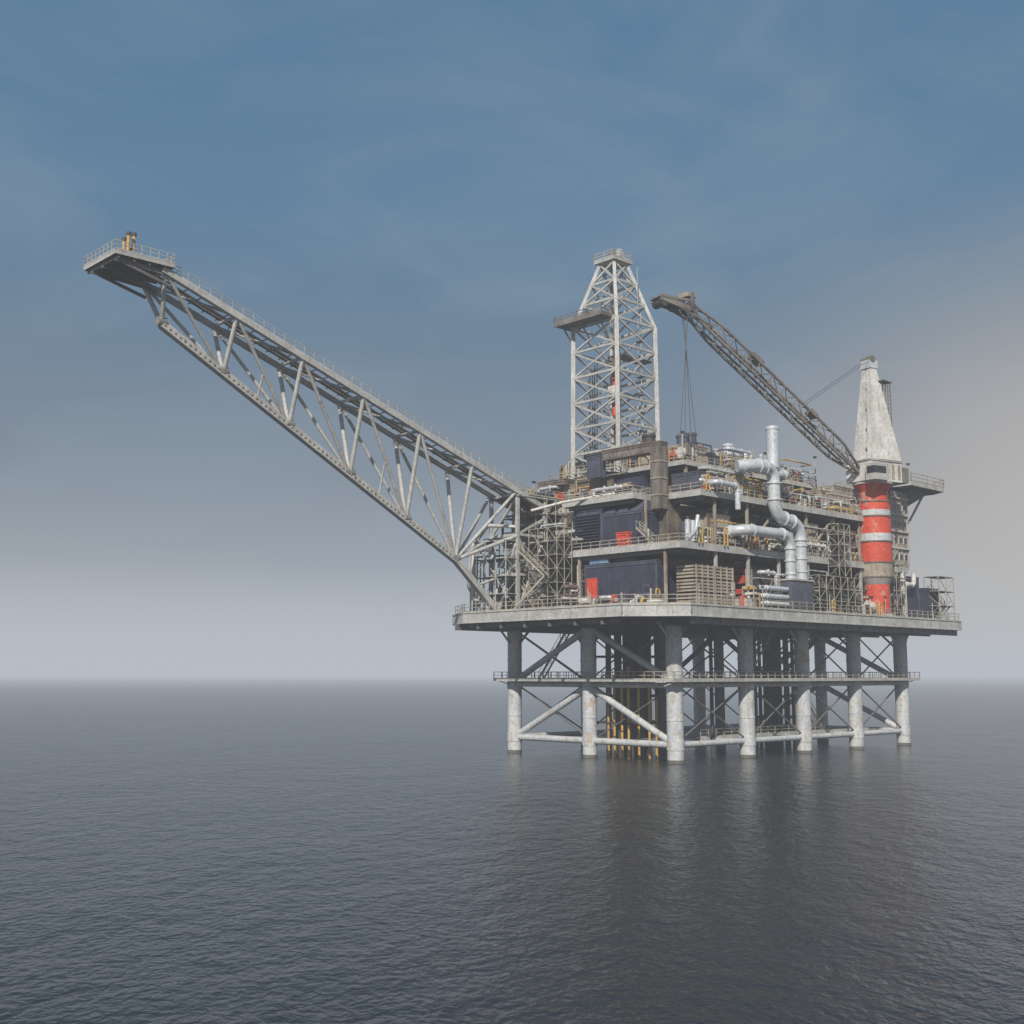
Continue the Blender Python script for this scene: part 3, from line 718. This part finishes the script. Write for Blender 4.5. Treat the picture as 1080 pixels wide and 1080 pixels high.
for a_ in (-1.3,-.5,.5,1.3):
    b0=p1+h*.6+sd*a_*.7; g.beam(b0,V((p1.x+h.x*.6+a_*.9,p1.y-a_*.6,47.6)),.09,.09,'dark')
g.box(p1.x-1.4,p1.x+.4,p1.y-.5,p1.y+.5,46,47.8,'boom')
g.build()

# ================================================================== SEA
me=bpy.data.meshes.new('sea_water'); s=9000
me.from_pydata([(-s,-s,0),(s,-s,0),(s,s,0),(-s,s,0)],[],[(0,1,2,3)])
o=bpy.data.objects.new('sea_water',me); sc.collection.objects.link(o)
m_,nt,N,Lk=new_mat('sea_surface')
out=N.new('ShaderNodeOutputMaterial');b_=N.new('ShaderNodeBsdfPrincipled');Lk.new(b_.outputs[0],out.inputs[0])
b_.inputs['Base Color'].default_value=(0.022,0.026,0.031,1);b_.inputs['Roughness'].default_value=.19;b_.inputs['IOR'].default_value=1.31
tc=N.new('ShaderNodeTexCoord');prev=None
for sc_,dist,mp_ in ((0.10,.20,(1,.6,1)),(0.6,.13,(1,.65,1)),(2.1,.065,(1,.75,1))):
    mp=N.new('ShaderNodeMapping');mp.inputs['Scale'].default_value=mp_;mp.inputs['Rotation'].default_value=(0,0,.5+sc_)
    Lk.new(tc.outputs['Object'],mp.inputs['Vector'])
    n_=N.new('ShaderNodeTexNoise');n_.inputs['Scale'].default_value=sc_;n_.inputs['Detail'].default_value=2.5;n_.inputs['Distortion'].default_value=.4
    Lk.new(mp.outputs[0],n_.inputs['Vector'])
    bp=N.new('ShaderNodeBump');bp.inputs['Strength'].default_value=1;bp.inputs['Distance'].default_value=dist*2
    Lk.new(n_.outputs['Fac'],bp.inputs['Height'])
    if prev:Lk.new(prev.outputs[0],bp.inputs['Normal'])
    prev=bp
Lk.new(prev.outputs[0],b_.inputs['Normal'])
me.materials.append(m_)

me=bpy.data.meshes.new('sea_fog'); s=6000; zb,zt=-1,95
me.from_pydata([(-s,-s,zb),(s,-s,zb),(s,s,zb),(-s,s,zb),(-s,-s,zt),(s,-s,zt),(s,s,zt),(-s,s,zt)],[],[(0,3,2,1),(4,5,6,7),(0,1,5,4),(1,2,6,5),(2,3,7,6),(3,0,4,7)])
fo=bpy.data.objects.new('sea_fog',me); sc.collection.objects.link(fo)
m_,nt,N,Lk=new_mat('sea_fog_glow'); out=N.new('ShaderNodeOutputMaterial')
sig=0.00052
va=N.new('ShaderNodeVolumeAbsorption'); va.inputs['Color'].default_value=(0,0,0,1); va.inputs['Density'].default_value=sig
em=N.new('ShaderNodeEmission'); em.inputs['Color'].default_value=(0.47,0.505,0.55,1); em.inputs['Strength'].default_value=sig  # haze glow is emission added to the fog, standing in for scattered daylight
ad=N.new('ShaderNodeAddShader'); Lk.new(va.outputs[0],ad.inputs[0]); Lk.new(em.outputs[0],ad.inputs[1]); Lk.new(ad.outputs[0],out.inputs['Volume'])
me.materials.append(m_)

# ================================================================== SKY + SUN
Sd=V((-.22,-1.0,0)).normalized(); el=math.radians(36)
Sv=V((Sd.x*math.cos(el),Sd.y*math.cos(el),math.sin(el)))
wd=bpy.data.worlds.new('World'); sc.world=wd; wd.use_nodes=True; nt=wd.node_tree;N=nt.nodes;Lk=nt.links
for n_ in list(N): N.remove(n_)
out=N.new('ShaderNodeOutputWorld')
sky=N.new('ShaderNodeTexSky'); sky.sky_type='NISHITA'; sky.sun_disc=False; sky.sun_elevation=el; sky.sun_rotation=math.atan2(Sv.x,Sv.y); sky.dust_density=2.0; sky.air_density=1.0
bg1=N.new('ShaderNodeBackground'); bg1.inputs[1].default_value=.055; Lk.new(sky.outputs[0],bg1.inputs[0])
tc=N.new('ShaderNodeTexCoord'); sp=N.new('ShaderNodeSeparateXYZ'); Lk.new(tc.outputs['Generated'],sp.inputs[0])
cr_=N.new('ShaderNodeValToRGB'); el_=cr_.color_ramp.elements
stops=[(0.0,(.52,.56,.61)),(.045,(.43,.465,.515)),(.09,(.27,.305,.36)),(.16,(.165,.20,.26)),(.25,(.125,.20,.285)),(.37,(.085,.20,.335)),(.6,(.075,.19,.33)),(1,(.07,.17,.30))]
while len(el_)<len(stops): el_.new(.5)
for e_,(p_,c_) in zip(el_,stops): e_.position=p_; e_.color=c4(c_)
Lk.new(sp.outputs[2],cr_.inputs[0])
mp=N.new('ShaderNodeMapping'); mp.inputs['Scale'].default_value=(1.2,1.2,2.8); mp.inputs['Location'].default_value=(3.1,.7,.4); Lk.new(tc.outputs['Generated'],mp.inputs['Vector'])
nz=N.new('ShaderNodeTexNoise'); nz.inputs['Scale'].default_value=3.2; nz.inputs['Detail'].default_value=6; nz.inputs['Roughness'].default_value=.55; nz.inputs['Distortion'].default_value=.7
Lk.new(mp.outputs[0],nz.inputs['Vector'])
rc=ramp(N,.42,(0,0,0,1),.68,(1,1,1,1)); Lk.new(nz.outputs['Fac'],rc.inputs[0])
k1=N.new('ShaderNodeMath'); k1.operation='MULTIPLY'; k1.inputs[1].default_value=.42; Lk.new(rc.outputs[0],k1.inputs[0])
mc=N.new('ShaderNodeMixRGB'); mc.inputs[2].default_value=(.23,.31,.38,1); Lk.new(k1.outputs[0],mc.inputs[0]); Lk.new(cr_.outputs[0],mc.inputs[1])
wx=N.new('ShaderNodeMapRange'); wx.interpolation_type='SMOOTHSTEP'; wx.inputs['From Min'].default_value=.08; wx.inputs['From Max'].default_value=.46; wx.inputs['To Max'].default_value=.9; Lk.new(sp.outputs[0],wx.inputs[0])
wz=N.new('ShaderNodeMapRange'); wz.interpolation_type='SMOOTHSTEP'; wz.inputs['From Min'].default_value=.40; wz.inputs['From Max'].default_value=.12; wz.inputs['To Max'].default_value=1; Lk.new(sp.outputs[2],wz.inputs[0])
wm=N.new('ShaderNodeMath'); wm.operation='MULTIPLY'; Lk.new(wx.outputs[0],wm.inputs[0]); Lk.new(wz.outputs[0],wm.inputs[1])
mw=N.new('ShaderNodeMixRGB'); mw.inputs[2].default_value=(.53,.48,.43,1); Lk.new(wm.outputs[0],mw.inputs[0]); Lk.new(mc.outputs[0],mw.inputs[1])
bg2=N.new('ShaderNodeBackground'); Lk.new(mw.outputs[0],bg2.inputs[0]); bg2.inputs[1].default_value=1.0
ms=N.new('ShaderNodeMixShader'); ms.inputs[0].default_value=.9; Lk.new(bg1.outputs[0],ms.inputs[1]); Lk.new(bg2.outputs[0],ms.inputs[2]); Lk.new(ms.outputs[0],out.inputs[0])

ld=bpy.data.lights.new('sun','SUN'); ld.energy=4.2; ld.angle=math.radians(1.0); ld.color=(1,.94,.85)
lo_=bpy.data.objects.new('sun',ld); sc.collection.objects.link(lo_); lo_.rotation_euler=Sv.to_track_quat('Z','Y').to_euler(); lo_.location=(-60,-60,90)

cd=bpy.data.cameras.new('camera'); cd.sensor_width=36; cd.lens=42.33; cd.clip_end=30000; cd.clip_start=.5
co=bpy.data.objects.new('camera',cd); sc.collection.objects.link(co); co.location=(0,0,12.4); co.rotation_euler=(math.radians(90+7.7),0,0); sc.camera=co
sc.view_settings.view_transform='Standard'; sc.view_settings.look='None'; sc.view_settings.exposure=0
